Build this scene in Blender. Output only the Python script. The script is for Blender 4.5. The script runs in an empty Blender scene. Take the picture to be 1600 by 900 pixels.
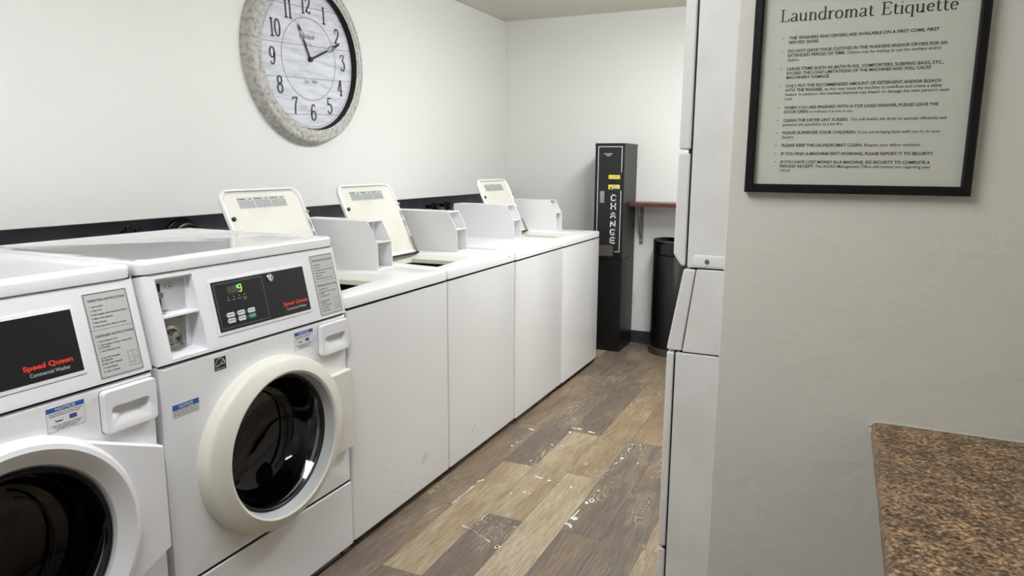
import bpy, bmesh, math, random
from mathutils import Vector, Matrix
random.seed(7)
C = bpy.context.scene.collection
PI = math.pi
def srgb(c):
    return tuple(((v/255)/12.92 if v/255 <= .04045 else ((v/255+.055)/1.055)**2.4) for v in c[:3]) + (1,)

# ---------------- camera, world, exposure ----------------
CAM = dict(x=1.4400, y=-2.4714, z=1.3221, yaw=0.43375, pitch=-0.17408, roll=0.005643, f=1104.70)
def make_camera():
    cd = bpy.data.cameras.new('camera'); o = bpy.data.objects.new('camera', cd); C.objects.link(o)
    cy, sy, cp, sp = math.cos(CAM['yaw']), math.sin(CAM['yaw']), math.cos(CAM['pitch']), math.sin(CAM['pitch'])
    f = Vector((-sy*cp, cy*cp, sp)); r = Vector((cy, sy, 0)); u = r.cross(f)
    cr, sr = math.cos(CAM['roll']), math.sin(CAM['roll'])
    r2 = r*cr + u*sr; u2 = -r*sr + u*cr
    m = Matrix((r2, u2, -f)).transposed().to_4x4(); m.translation = (CAM['x'], CAM['y'], CAM['z'])
    o.matrix_world = m
    cd.sensor_width = 36; cd.lens = CAM['f']*36/1600; cd.clip_start = .02
    bpy.context.scene.camera = o
make_camera()
sc = bpy.context.scene
sc.view_settings.view_transform = 'Standard'; sc.view_settings.look = 'None'
sc.view_settings.gamma = 1; sc.view_settings.use_curve_mapping = False
EXPOSURE = 0.27
sc.view_settings.exposure = EXPOSURE
w = bpy.data.worlds.new('world'); sc.world = w; w.use_nodes = True
w.node_tree.nodes['Background'].inputs[0].default_value = (.9, .95, 1, 1)
w.node_tree.nodes['Background'].inputs[1].default_value = 0.15
# ceiling fixtures: centre x, centre y, length along y, emission strength
FIXTURES = [(0.86, 1.0, 1.2, 28.5), (0.55, -1.95, 1.2, 19.0)]
FIX_COL = (.965, .985, 1.0)

# ---------------- materials ----------------
def nodes(m): return m.node_tree.nodes, m.node_tree.links
def mat(name, col, rough=.5, metal=0, bump=None, mottle=None, coat=0, spec=.5):
    m = bpy.data.materials.new(name); m.use_nodes = True
    N, L = nodes(m); b = N['Principled BSDF']
    b.inputs['Base Color'].default_value = srgb(col); b.inputs['Roughness'].default_value = rough
    b.inputs['Metallic'].default_value = metal; b.inputs['Coat Weight'].default_value = coat
    b.inputs['Specular IOR Level'].default_value = spec; b.inputs['Coat Roughness'].default_value = .05
    tc = N.new('ShaderNodeTexCoord')
    if bump:
        n = N.new('ShaderNodeTexNoise'); n.inputs['Scale'].default_value = bump[0]; n.inputs['Detail'].default_value = bump[2] if len(bump) > 2 else 3
        bp = N.new('ShaderNodeBump'); bp.inputs['Strength'].default_value = bump[1]; bp.inputs['Distance'].default_value = bump[3] if len(bump) > 3 else .002
        L.new(tc.outputs['Object'], n.inputs['Vector']); L.new(n.outputs['Fac'], bp.inputs['Height']); L.new(bp.outputs['Normal'], b.inputs['Normal'])
    if mottle:   # (colour2, scale, low, high)
        n = N.new('ShaderNodeTexNoise'); n.inputs['Scale'].default_value = mottle[1]; n.inputs['Detail'].default_value = 6
        r = N.new('ShaderNodeValToRGB'); r.color_ramp.elements[0].position = mottle[2]; r.color_ramp.elements[1].position = mottle[3]
        r.color_ramp.elements[0].color = srgb(col); r.color_ramp.elements[1].color = srgb(mottle[0])
        L.new(tc.outputs['Object'], n.inputs['Vector']); L.new(n.outputs['Fac'], r.inputs['Fac']); L.new(r.outputs['Color'], b.inputs['Base Color'])
    return m
def emit(name, col, s):
    m = bpy.data.materials.new(name); m.use_nodes = True; N, L = nodes(m); b = N['Principled BSDF']
    b.inputs['Base Color'].default_value = (*col, 1); b.inputs['Emission Color'].default_value = (*col, 1); b.inputs['Emission Strength'].default_value = s
    return m
def glassy(name, tint, gloss_rough=.03, ior=1.5):
    m = bpy.data.materials.new(name); m.use_nodes = True; N, L = nodes(m); N.remove(N['Principled BSDF'])
    t = N.new('ShaderNodeBsdfTransparent'); t.inputs[0].default_value = (*tint, 1)
    g = N.new('ShaderNodeBsdfGlossy'); g.inputs['Roughness'].default_value = gloss_rough; g.inputs['Color'].default_value = (1, 1, 1, 1)
    lw = N.new('ShaderNodeLayerWeight'); lw.inputs[0].default_value = .5
    pw = N.new('ShaderNodeMath'); pw.operation = 'POWER'; pw.inputs[1].default_value = 5; L.new(lw.outputs['Facing'], pw.inputs[0])
    f = N.new('ShaderNodeMath'); f.operation = 'MULTIPLY_ADD'; f.inputs[1].default_value = .95; f.inputs[2].default_value = .045; L.new(pw.outputs[0], f.inputs[0])
    x = N.new('ShaderNodeMixShader'); L.new(f.outputs[0], x.inputs[0]); L.new(t.outputs[0], x.inputs[1]); L.new(g.outputs[0], x.inputs[2])
    L.new(x.outputs[0], N['Material Output'].inputs[0]); return m

def floor_mat():
    m = bpy.data.materials.new('vinyl_planks'); m.use_nodes = True; N, L = nodes(m); b = N['Principled BSDF']
    tc = N.new('ShaderNodeTexCoord'); at = N.new('ShaderNodeAttribute'); at.attribute_name = 'tone'
    sep = N.new('ShaderNodeSeparateColor'); L.new(at.outputs['Color'], sep.inputs[0])
    off = N.new('ShaderNodeVectorMath'); off.operation = 'MULTIPLY_ADD'; off.inputs[1].default_value = (1, 1, 1)
    comb = N.new('ShaderNodeCombineXYZ'); mul = N.new('ShaderNodeMath'); mul.operation = 'MULTIPLY'; mul.inputs[1].default_value = 37
    L.new(sep.outputs[1], mul.inputs[0]); L.new(mul.outputs[0], comb.inputs[2]); L.new(mul.outputs[0], comb.inputs[1])
    L.new(tc.outputs['Object'], off.inputs[0]); L.new(comb.outputs[0], off.inputs[2])
    def noise(scale, vec, det=5, dist=0):
        mp = N.new('ShaderNodeMapping'); mp.inputs['Scale'].default_value = vec; L.new(off.outputs[0], mp.inputs[0])
        n = N.new('ShaderNodeTexNoise'); n.inputs['Scale'].default_value = scale; n.inputs['Detail'].default_value = det; n.inputs['Distortion'].default_value = dist
        L.new(mp.outputs[0], n.inputs['Vector']); return n
    base = N.new('ShaderNodeValToRGB'); cr = base.color_ramp
    cr.elements[0].position = 0; cr.elements[0].color = srgb((118, 105, 95)); cr.elements[1].position = 1; cr.elements[1].color = srgb((188, 174, 148))
    e = cr.elements.new(.5); e.color = srgb((156, 135, 107))
    blot = noise(2.0, (4.2, 1.1, 1), 5, .8); s1 = N.new('ShaderNodeMath'); s1.operation = 'MULTIPLY_ADD'; s1.inputs[1].default_value = 1.3; s1.inputs[2].default_value = -.65
    L.new(blot.outputs['Fac'], s1.inputs[0]); ad = N.new('ShaderNodeMath'); ad.operation = 'ADD'; ad.use_clamp = True
    L.new(s1.outputs[0], ad.inputs[0]); L.new(sep.outputs[0], ad.inputs[1]); L.new(ad.outputs[0], base.inputs['Fac'])
    # fine fibres
    fib = noise(7, (42, 1.5, 1), 9, .4); fr = N.new('ShaderNodeValToRGB'); fr.color_ramp.elements[0].position = .3; fr.color_ramp.elements[1].position = .7
    fr.color_ramp.elements[0].color = (.52, .50, .48, 1); fr.color_ramp.elements[1].color = (1.18, 1.18, 1.16, 1); L.new(fib.outputs['Fac'], fr.inputs['Fac'])
    mx = N.new('ShaderNodeMixRGB'); mx.blend_type = 'MULTIPLY'; mx.inputs[0].default_value = 1; L.new(base.outputs[0], mx.inputs[1]); L.new(fr.outputs[0], mx.inputs[2])
    # pale limed cathedral grain: contour lines of a stretched noise, strongest on the dark planks
    cg = noise(1.5, (5.5, 1.0, 1), 3, .5); m1 = N.new('ShaderNodeMath'); m1.operation = 'MULTIPLY'; m1.inputs[1].default_value = 230; L.new(cg.outputs['Fac'], m1.inputs[0])
    m2 = N.new('ShaderNodeMath'); m2.operation = 'SINE'; L.new(m1.outputs[0], m2.inputs[0])
    gr = N.new('ShaderNodeValToRGB'); gr.color_ramp.elements[0].position = .45; gr.color_ramp.elements[1].position = .95; L.new(m2.outputs[0], gr.inputs['Fac'])
    brk = noise(2.2, (3.5, 1.2, 1), 6); br = N.new('ShaderNodeValToRGB'); br.color_ramp.elements[0].position = .50; br.color_ramp.elements[1].position = .60; L.new(brk.outputs['Fac'], br.inputs['Fac'])
    mm = N.new('ShaderNodeMath'); mm.operation = 'MULTIPLY'; L.new(gr.outputs[0], mm.inputs[0]); L.new(br.outputs[0], mm.inputs[1])
    inv = N.new('ShaderNodeMath'); inv.operation = 'MULTIPLY_ADD'; inv.inputs[1].default_value = -.3; inv.inputs[2].default_value = .5; L.new(sep.outputs[0], inv.inputs[0])
    m3 = N.new('ShaderNodeMath'); m3.operation = 'MULTIPLY'; L.new(mm.outputs[0], m3.inputs[0]); L.new(inv.outputs[0], m3.inputs[1])
    mx2 = N.new('ShaderNodeMixRGB'); mx2.inputs[2].default_value = srgb((205, 192, 165)); L.new(m3.outputs[0], mx2.inputs[0]); L.new(mx.outputs[0], mx2.inputs[1])
    L.new(mx2.outputs[0], b.inputs['Base Color'])
    bp = N.new('ShaderNodeBump'); bp.inputs['Strength'].default_value = .25; bp.inputs['Distance'].default_value = .001
    L.new(fib.outputs['Fac'], bp.inputs['Height']); L.new(bp.outputs[0], b.inputs['Normal'])
    b.inputs['Roughness'].default_value = .48
    return m
def granite_mat():
    m = bpy.data.materials.new('granite_laminate'); m.use_nodes = True; N, L = nodes(m); b = N['Principled BSDF']
    tc = N.new('ShaderNodeTexCoord')
    def nz(scale, det, rough=.6):
        n = N.new('ShaderNodeTexNoise'); n.inputs['Scale'].default_value = scale; n.inputs['Detail'].default_value = det; n.inputs['Roughness'].default_value = rough
        L.new(tc.outputs['Object'], n.inputs['Vector']); return n
    a = nz(120, 5, .72); r = N.new('ShaderNodeValToRGB'); cr = r.color_ramp
    cr.elements[0].position = .36; cr.elements[0].color = srgb((62, 52, 44)); cr.elements[1].position = .68; cr.elements[1].color = srgb((212, 190, 156))
    for p, c in ((.45, (104, 86, 68)), (.52, (150, 124, 94)), (.6, (180, 150, 116))): e = cr.elements.new(p); e.color = srgb(c)
    L.new(a.outputs['Fac'], r.inputs['Fac'])
    c2 = nz(26, 4); r2 = N.new('ShaderNodeValToRGB'); r2.color_ramp.elements[0].position = .42; r2.color_ramp.elements[0].color = (.5, .47, .45, 1); r2.color_ramp.elements[1].position = .58; r2.color_ramp.elements[1].color = (1.15, 1.08, 1, 1)
    L.new(c2.outputs['Fac'], r2.inputs['Fac'])
    mx = N.new('ShaderNodeMixRGB'); mx.blend_type = 'MULTIPLY'; mx.inputs[0].default_value = .8; L.new(r.outputs[0], mx.inputs[1]); L.new(r2.outputs[0], mx.inputs[2])
    L.new(mx.outputs[0], b.inputs['Base Color']); b.inputs['Roughness'].default_value = .42
    return m
def clock_face_mat():
    m = bpy.data.materials.new('whitewashed_boards'); m.use_nodes = True; N, L = nodes(m); b = N['Principled BSDF']
    tc = N.new('ShaderNodeTexCoord'); mp = N.new('ShaderNodeMapping'); mp.inputs['Scale'].default_value = (1, 1.2, 9); mp.inputs['Rotation'].default_value = (-.05, 0, 0)
    L.new(tc.outputs['Object'], mp.inputs[0])
    n = N.new('ShaderNodeTexNoise'); n.inputs['Scale'].default_value = 4.5; n.inputs['Detail'].default_value = 10; n.inputs['Roughness'].default_value = .72; L.new(mp.outputs[0], n.inputs['Vector'])
    r = N.new('ShaderNodeValToRGB'); cr = r.color_ramp; cr.elements[0].position = .30; cr.elements[0].color = srgb((178, 182, 200)); cr.elements[1].position = .6; cr.elements[1].color = srgb((226, 227, 232))
    e = cr.elements.new(.46); e.color = srgb((210, 213, 223)); L.new(n.outputs['Fac'], r.inputs['Fac']); L.new(r.outputs[0], b.inputs['Base Color']); b.inputs['Roughness'].default_value = .6
    return m

M = dict(
 wall_white = mat('white_wall_paint', (238, 238, 235), .55, bump=(90, .12, 4, .0015)),
 wall_rough = mat('rough_wall_paint', (216, 214, 207), .42, bump=(30, .6, 8, .004)),
 ceiling = mat('popcorn_ceiling', (238, 236, 224), .95, bump=(230, 1.0, 3, .006), mottle=((218, 214, 198), 260, .5, .66)),
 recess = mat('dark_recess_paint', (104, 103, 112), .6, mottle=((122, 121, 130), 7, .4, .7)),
 white = mat('white_enamel', (236, 237, 240), .22, coat=.25),
 white_top = mat('wavy_white_enamel', (236, 237, 239), .10, coat=.4, bump=(5.5, .8, 1, .010)),
 white_tl = mat('washer_white_enamel', (238, 238, 239), .28, coat=.2),
 white_pl = mat('white_plastic', (232, 232, 236), .4),
 side = mat('dryer_side_enamel', (232, 231, 231), .4, bump=(160, .10, 3, .0015), mottle=((223, 221, 219), 6, .45, .7)),
 cream = mat('yellowed_plastic', (225, 223, 213), .42),
 lidin = mat('yellowed_enamel', (222, 220, 210), .45, mottle=((212, 206, 186), 5, .48, .8)),
 greypl = mat('grey_plastic', (190, 192, 195), .35),
 gasket = mat('dark_rubber', (24, 24, 26), .4),
 drum = mat('drum_steel', (30, 30, 32), .4, .6),
 black = mat('black_plate', (20, 21, 24), .3),
 blackgl = mat('gloss_black_panel', (17, 18, 23), .3),
 steel = mat('brushed_steel', (150, 147, 140), .35, .9),
 chrome = mat('chrome', (190, 188, 182), .18, 1),
 seam = mat('dark_seam', (26, 25, 24), .8),
 sticker = mat('grey_label', (190, 191, 190), .45),
 stickerw = mat('pale_label', (222, 223, 226), .5),
 ink = mat('black_ink', (28, 28, 30), .6), inkw = mat('white_ink', (205, 206, 208), .5), inkr = mat('red_ink', (226, 58, 38), .5),
 inkg = mat('grey_ink', (110, 112, 114), .6), blue = mat('blue_ink', (46, 92, 168), .5), green = mat('green_key', (40, 140, 95), .5),
 purple = mat('purple_ink', (88, 70, 150), .5), yellow = mat('yellow_label', (238, 224, 70), .5),
 led = emit('lit_led', (.30, 1, .15), 1.1), leddim = mat('unlit_display', (70, 66, 56), .4),
 cm_face = mat('changer_front', (27, 27, 30), .55, bump=(200, .1, 3, .001)), cm_body = mat('changer_black_steel', (11, 11, 13), .42, bump=(200, .2, 3, .001)),
 cm_side = mat('changer_side_steel', (50, 51, 54), .45, bump=(200, .2, 3, .001)),
 tray = mat('worn_tray_metal', (105, 100, 90), .5, .5), letter = mat('white_lettering', (228, 230, 232), .5),
 shelf = mat('red_brown_veneer', (92, 44, 36), .35, mottle=((66, 30, 26), 14, .4, .7)), bracket = mat('grey_bracket', (168, 168, 168), .4, .5),
 can = mat('black_trash_can', (8, 8, 9), .32), canband = mat('dull_steel_band', (96, 92, 86), .45, .7),
 baseboard = mat('charcoal_vinyl', (48, 51, 58), .5), outlet = mat('outlet_plastic', (226, 224, 214), .4),
 frame = mat('black_picture_frame', (12, 10, 12), .35, spec=.3), paper = mat('printed_paper', (206, 206, 198), .8, bump=(9, .05, 2)),
 glass = glassy('picture_glass', (.985, .99, .985), .02), doorglass = glassy('dark_door_glass', (.50, .50, .52), .02, 1.5),
 rim = mat('distressed_white_wood', (203, 201, 195), .6, mottle=((138, 137, 133), 55, .46, .74), bump=(60, .5, 5, .003)),
 clockface = clock_face_mat(), clockink = mat('blue_black_ink', (58, 56, 74), .6),
 rust = mat('rust_grime', (84, 66, 50), .8), hose = mat('black_hose', (16, 16, 18), .35),
 chip = mat('white_underlay_chip', (235, 235, 232), .6), floor = floor_mat(), granite = granite_mat(), caulk = mat('white_caulk', (225, 224, 218), .5),
 base_dark = mat('machine_base_dark_metal', (30, 29, 28), .7), rail = mat('galvanised_base_rail', (120, 118, 114), .5, .4),  # base_dark: even dark metal of the small clips under the top loaders
)

# ---------------- mesh helpers ----------------
class Frame:
    def __init__(s, o=(0, 0, 0), r=(1, 0, 0), u=(0, 0, 1)):
        s.o, s.r, s.u = Vector(o), Vector(r).normalized(), Vector(u).normalized(); s.n = s.r.cross(s.u)
    def __call__(s, a, b, c=0): return s.o + s.r*a + s.u*b + s.n*c
WORLD = Frame((0, 0, 0), (1, 0, 0), (0, 1, 0))
def FX(x, y0=0, z0=0): return Frame((x, y0, z0), (0, 1, 0), (0, 0, 1))            # faces +x, a = y, b = z
def FY(y, x0=0, z0=0): return Frame((x0, y, z0), (1, 0, 0), (0, 0, 1))            # faces -y, a = x, b = z
def FZ(z, x0=0, y0=0): return Frame((x0, y0, z), (1, 0, 0), (0, 1, 0))            # faces up
_glyph = {}
def glyph_mesh(s, off):
    k = (s, off)
    if k not in _glyph:
        cu = bpy.data.curves.new('t', 'FONT'); cu.body = s; cu.size = 1; cu.resolution_u = 3; cu.offset = off
        o = bpy.data.objects.new('t', cu); C.objects.link(o)
        me = bpy.data.meshes.new_from_object(o.evaluated_get(bpy.context.evaluated_depsgraph_get()))
        vs = [v.co.copy() for v in me.vertices]; fs = [tuple(p.vertices) for p in me.polygons]
        bpy.data.objects.remove(o); bpy.data.meshes.remove(me); bpy.data.curves.remove(cu)
        _glyph[k] = (vs, fs)
    return _glyph[k]
CAP = .72
class MB:
    def __init__(s, fr=WORLD): s.bm = bmesh.new(); s.F = fr; s.mi = 0
    def at(s, fr): s.F = fr; return s
    def f(s, vs):
        try: q = s.bm.faces.new(vs); q.material_index = s.mi; return q
        except ValueError: return None
    def v(s, p): return s.bm.verts.new(s.F(*p))
    def loft(s, loops, cap0=True, cap1=True, closed=True):
        R = [[s.v(p) for p in l] for l in loops]
        for A, B in zip(R, R[1:]):
            n = len(A)
            for i in range(n if closed else n-1): s.f((A[i], A[(i+1) % n], B[(i+1) % n], B[i]))
        if cap0: s.f(list(reversed(R[0])))
        if cap1: s.f(R[-1])
        return s
    def prism(s, poly, c0, c1): return s.loft([[(a, b, c0) for a, b in poly], [(a, b, c1) for a, b in poly]])
    def box(s, a0, a1, b0, b1, c0, c1): return s.prism([(a0, b0), (a1, b0), (a1, b1), (a0, b1)], c0, c1)
    def quad(s, a0, a1, b0, b1, c): s.f([s.v(p) for p in ((a0, b0, c), (a1, b0, c), (a1, b1, c), (a0, b1, c))]); return s
    def rrect(s, a0, a1, b0, b1, r, c0, c1): return s.prism(rr(a0, a1, b0, b1, r), c0, c1)
    def disc(s, a, b, r, c0, c1, n=24): return s.prism([(a+r*math.cos(t*2*PI/n), b+r*math.sin(t*2*PI/n)) for t in range(n)], c0, c1)
    def lathe(s, a, b, prof, n=64, cap0=False, cap1=False):   # prof: (radius, c)
        return s.loft([[(a+r*math.cos(t*2*PI/n), b+r*math.sin(t*2*PI/n), c) for t in range(n)] for r, c in prof], cap0, cap1)
    def tube(s, pts, r, n=10, closed=False):
        P = [s.F(*p) for p in pts]; loops = []
        for i, p in enumerate(P):
            d = (P[min(i+1, len(P)-1)] - P[max(i-1, 0)]) if not closed else (P[(i+1) % len(P)] - P[i-1])
            d.normalize(); x = d.orthogonal() if i == 0 else (px - d*px.dot(d)); x.normalize(); px = x; y = d.cross(x)
            loops.append([p + x*r*math.cos(k*2*PI/n) + y*r*math.sin(k*2*PI/n) for k in range(n)])
        F = s.F; s.F = WORLD
        s.loft([[tuple(q) for q in l] for l in loops] + ([[tuple(q) for q in loops[0]]] if closed else []), not closed, not closed); s.F = F; return s
    def path(s, pts, wd, c=0, close=False):   # flat ribbon in the frame plane
        P = [Vector(p) for p in pts]; n = len(P)
        if close: P = P + [P[0]]; n += 1
        Lf, Rt = [], []
        for i in range(n):
            if close: d = (P[1]-P[0] if i in (0, n-1) else P[i+1]-P[i]).normalized() + (P[n-1]-P[n-2] if i in (0, n-1) else P[i]-P[i-1]).normalized()
            else: d = P[min(i+1, n-1)] - P[max(i-1, 0)]
            d.normalize(); nn = Vector((-d.y, d.x)); ww = wd(d)/2 if callable(wd) else wd/2
            Lf.append(s.v((*(P[i]+nn*ww), c))); Rt.append(s.v((*(P[i]-nn*ww), c)))
        for i in range(n-1): s.f((Lf[i], Rt[i], Rt[i+1], Lf[i+1]))
        return s
    def outline(s, a0, a1, b0, b1, wd, c):
        s.quad(a0, a1, b0, b0+wd, c); s.quad(a0, a1, b1-wd, b1, c); s.quad(a0, a0+wd, b0+wd, b1-wd, c); s.quad(a1-wd, a1, b0+wd, b1-wd, c); return s
    def text(s, t, a0, b0, h, width=None, c=.0004, bold=0, align='l', shear=0):
        vs, fs = glyph_mesh(t, bold); k = h/CAP
        x0 = min(v.x for v in vs); x1 = max(v.x for v in vs); kx = k if width is None else width/(x1-x0)
        tot = (x1-x0)*kx; sh = {'l': 0, 'c': -tot/2, 'r': -tot}[align]
        V = [s.v((a0+sh+(p.x-x0)*kx+shear*p.y*k, b0+p.y*k, c)) for p in vs]
        for f in fs: s.f([V[i] for i in f])
        return s
    def build(s, name, mats, parent=None, bevel=0, seg=2, smooth=True, angle=38):
        o0 = parent_origin(parent) if parent is not None else Vector()
        for v in s.bm.verts: v.co -= o0
        bmesh.ops.recalc_face_normals(s.bm, faces=s.bm.faces)
        me = bpy.data.meshes.new(name); s.bm.to_mesh(me); s.bm.free()
        for m in (mats if isinstance(mats, (list, tuple)) else [mats]): me.materials.append(m)
        o = bpy.data.objects.new(name, me); C.objects.link(o)
        if parent is not None: o.parent = parent
        if smooth:
            me.shade_smooth(); me.set_sharp_from_angle(angle=math.radians(angle))
        if bevel:
            md = o.modifiers.new('bevel', 'BEVEL'); md.width = bevel; md.segments = seg; md.limit_method = 'ANGLE'; md.angle_limit = math.radians(35); md.harden_normals = True
        return o
def parent_origin(p):
    v = Vector(p.location)
    while p.parent: p = p.parent; v += Vector(p.location)
    return v
def rr(a0, a1, b0, b1, r, n=5):
    P = []
    for cx, cy, t0 in ((a1-r, b0+r, -90), (a1-r, b1-r, 0), (a0+r, b1-r, 90), (a0+r, b0+r, 180)):
        for i in range(n+1): t = math.radians(t0+90*i/n); P.append((cx+r*math.cos(t), cy+r*math.sin(t)))
    return P
def L3(poly, c): return [(a, b, c) for a, b in poly]
def rays(ca, cb, poly, angs):            # star-shaped outline sampled along given angles from the centre
    out = []
    for t in angs:
        dx, dy = math.cos(t), math.sin(t); best = 0
        for (x0, y0), (x1, y1) in zip(poly, poly[1:]+poly[:1]):
            x0 -= ca; x1 -= ca; y0 -= cb; y1 -= cb; ex, ey = x1-x0, y1-y0; den = dx*ey-dy*ex
            if abs(den) < 1e-12: continue
            k = (x0*ey-y0*ex)/den; u = (x0*dy-y0*dx)/den
            if k > 0 and -1e-6 <= u <= 1+1e-6: best = max(best, k)
        out.append((ca+dx*best, cb+dy*best))
    return out
def angset(ca, cb, poly, n=72):
    A = [2*PI*i/n for i in range(n)] + [math.atan2(y-cb, x-ca) % (2*PI) for x, y in poly]
    A = sorted(A); return [a for i, a in enumerate(A) if i == 0 or a-A[i-1] > 1e-3]
def circ(ca, cb, r, angs, c): return [(ca+r*math.cos(t), cb+r*math.sin(t), c) for t in angs]
def tag(o, label=None, cat=None, group=None, kind=None):
    for k, v in (('label', label), ('category', cat), ('group', group), ('kind', kind)):
        if v: o[k] = v
    return o
def thing(name, loc, label, cat, group=None):
    o = bpy.data.objects.new(name, None); C.objects.link(o); o.location = loc; o.empty_display_size = .1
    return tag(o, label, cat, group)
def struct(o): o['kind'] = 'structure'; return o
def dup(root, loc, label):
    def cp(o, par):
        c = o.copy(); C.objects.link(c); c.parent = par
        for ch in list(o.children): cp(ch, c)
        return c
    r = cp(root, None); r.location = loc; r['label'] = label; return r
def part(o, label): o['label'] = label; return o

# ---------------- the room ----------------
XL, YF, ZC, YS, XR, YB = -.98, 2.62, 2.383, -.674, 2.35, -3.9
def build_floor():
    W, LN, X0 = .1527, .936, -.012
    tones = {(0, -1): .42, (0, 0): .42, (0, 1): .55, (0, -2): .3, (1, -1): .85, (1, 0): .18, (1, 1): .32, (1, 2): .5, (1, -2): .18, (2, -1): .12, (2, 0): .88, (2, 1): .2, (2, 2): .42,
             (3, -1): .9, (3, 0): .74, (3, 1): .5, (3, 2): .4, (3, -2): .75, (4, -1): .3, (4, 0): .16, (4, 1): .72, (4, 2): .4, (4, -2): .3, (5, -1): .28, (5, 0): .22, (5, 1): .5, (5, -2): .6, (6, -1): .8, (6, 0): .8, (6, 1): .6}
    bm = bmesh.new(); lay = bm.loops.layers.color.new('tone')
    k0, k1 = math.floor((XL-.15-X0)/W), math.ceil((XR+.1-X0)/W)
    for k in range(k0, k1):
        off = -.22 if k % 2 == 0 else .25
        for j in range(-5, 4):
            y0, y1 = off+LN*j, off+LN*(j+1); y0, y1 = max(y0, YB-.1), min(y1, YF+.1)
            if y1 <= y0: continue
            x0, x1 = X0+k*W, X0+(k+1)*W; g = .0005
            jj = j+1 if k % 2 == 0 else j+1
            t = tones.get((k, j if k % 2 == 0 else j), random.choice((.15, .3, .5, .72, .85)))
            f = bm.faces.new([bm.verts.new(p) for p in ((x0+g, y0+g, 0), (x1-g, y0+g, 0), (x1-g, y1-g, 0), (x0+g, y1-g, 0))])
            rnd = random.random()
            for l in f.loops: l[lay] = (t, rnd, 0, 1)
    f = bm.faces.new([bm.verts.new(p) for p in ((XL-.2, YB-.1, -.0015), (XR+.1, YB-.1, -.0015), (XR+.1, YF+.1, -.0015), (XL-.2, YF+.1, -.0015))]); f.material_index = 1
    # worn-through chips (white rims, dark centres)
    def blob(cx, cy, rx, ry, rot, z, mi, n=11):
        vs = []
        for i in range(n):
            t = 2*PI*i/n; q = 1+random.uniform(-.28, .28); a, b = rx*math.cos(t)*q, ry*math.sin(t)*q
            vs.append(bm.verts.new((cx+a*math.cos(rot)-b*math.sin(rot), cy+a*math.sin(rot)+b*math.cos(rot), z)))
        f = bm.faces.new(vs); f.material_index = mi
    def scratch(p, q, w, mi=2, z=.0006, n=9):
        p, q = Vector(p), Vector(q); d = (q-p).normalized(); nn = Vector((-d.y, d.x)); prev = None
        for i in range(n+1):
            c = p.lerp(q, i/n)+nn*random.uniform(-w, w)*.5; ww = w*random.uniform(.3, 1) if 0 < i < n else w*.1
            cur = (bm.verts.new((*(c+nn*ww), z)), bm.verts.new((*(c-nn*ww), z)))
            if prev: f = bm.faces.new((prev[0], prev[1], cur[1], cur[0])); f.material_index = mi
            prev = cur
    scratch((.252, -.340), (.405, -.405), .0045); scratch((.262, -.347), (.40, -.402), .0022, 1, .001)
    blob(.438, -.42, .010, .012, 0, .0006, 2); blob(.438, -.42, .0055, .007, 0, .001, 1)
    scratch((.264, .513), (.326, .523), .007); scratch((.274, .514), (.318, .522), .0045, 1, .001)
    scratch((.277, .762), (.34, .762), .009); scratch((.375, .752), (.41, .742), .009); scratch((.090, .655), (.125, .648), .009)
    scratch((.152, .037), (.135, .0), .005); scratch((.142, -.03), (.138, -.216), .003)
    scratch((.337, .158), (.375, .152), .006); blob(.406, .147, .010, .006, 0, .0006, 2)
    blob(.626, .052, .011, .016, .3, .0006, 2); blob(.627, .053, .005, .009, .3, .001, 1); blob(.615, .025, .007, .012, .4, .0006, 2)
    scratch((.609, -.04), (.602, -.13), .0035); blob(.616, -.115, .010, .012, .5, .0006, 2); blob(.606, -.165, .013, .007, 0, .0006, 2); blob(.620, -.175, .006, .014, .4, .0006, 2)
    for x, y, a, b in ((.62, .505, .008, .012), (.612, .44, .004, .012), (.62, .62, .003, .02), (.62, .68, .004, .008), (.511, .128, .005, .008), (.625, .146, .006, .006), (.357, .003, .008, .005),
                       (.38, 0, .004, .003), (.493, .373, .005, .006), (.655, .69, .006, .004), (.295, .70, .006, .012), (.26, .24, .004, .004), (.70, .48, .005, .006), (.455, .13, .004, .004), (.31, -.03, .004, .004),
                       (.255, .30, .003, .01), (.11, .47, .003, .01), (.105, .42, .006, .006)):
        blob(x, y, a, b, 0, .0006, 2)
    scratch((.300, -.215), (.298, -.29), .002); scratch((.43, -.27), (.445, -.27), .003)
    me = bpy.data.meshes.new('floor'); bm.to_mesh(me); bm.free()
    for m in (M['floor'], M['seam'], M['chip']): me.materials.append(m)
    o = bpy.data.objects.new('floor', me); C.objects.link(o); struct(o)
build_floor()
struct(MB().box(XL-.3, XR+.1, YB-.1, YF+.1, ZC, ZC+.08).build('ceiling', M['ceiling'], smooth=False))
# left wall: furred-out upper wall, recessed service strip behind the machines
struct(MB().box(XL-.16, XL, YB, YF, 1.103, ZC).build('wall_left', M['wall_white'], bevel=.004))
struct(MB().box(XL-.16, XL-.12, YB, YF, 0, 1.103).build('wall_left_recess', M['recess'], smooth=False))
struct(MB().box(XL-.16, XR+.1, YF, YF+.1, 0, ZC).build('wall_back', M['wall_white'], smooth=False))
struct(MB().box(1.186, XR, YS, YS+.115, 0, ZC).build('wall_partition', M['wall_rough'], bevel=.005, seg=3))
struct(MB().box(XR, XR+.1, YB, YF, 0, ZC).build('wall_right', M['wall_rough'], smooth=False))
struct(MB().box(XL-.16, XR+.1, YB-.1, YB, 0, ZC).build('wall_front', M['wall_rough'], smooth=False))
struct(MB(FY(YF)).box(.06, XR, .006, .094, 0, .006).box(.06, XR, 0, .012, 0, .011).build('baseboard_back', M['baseboard'], bevel=.002))

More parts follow.
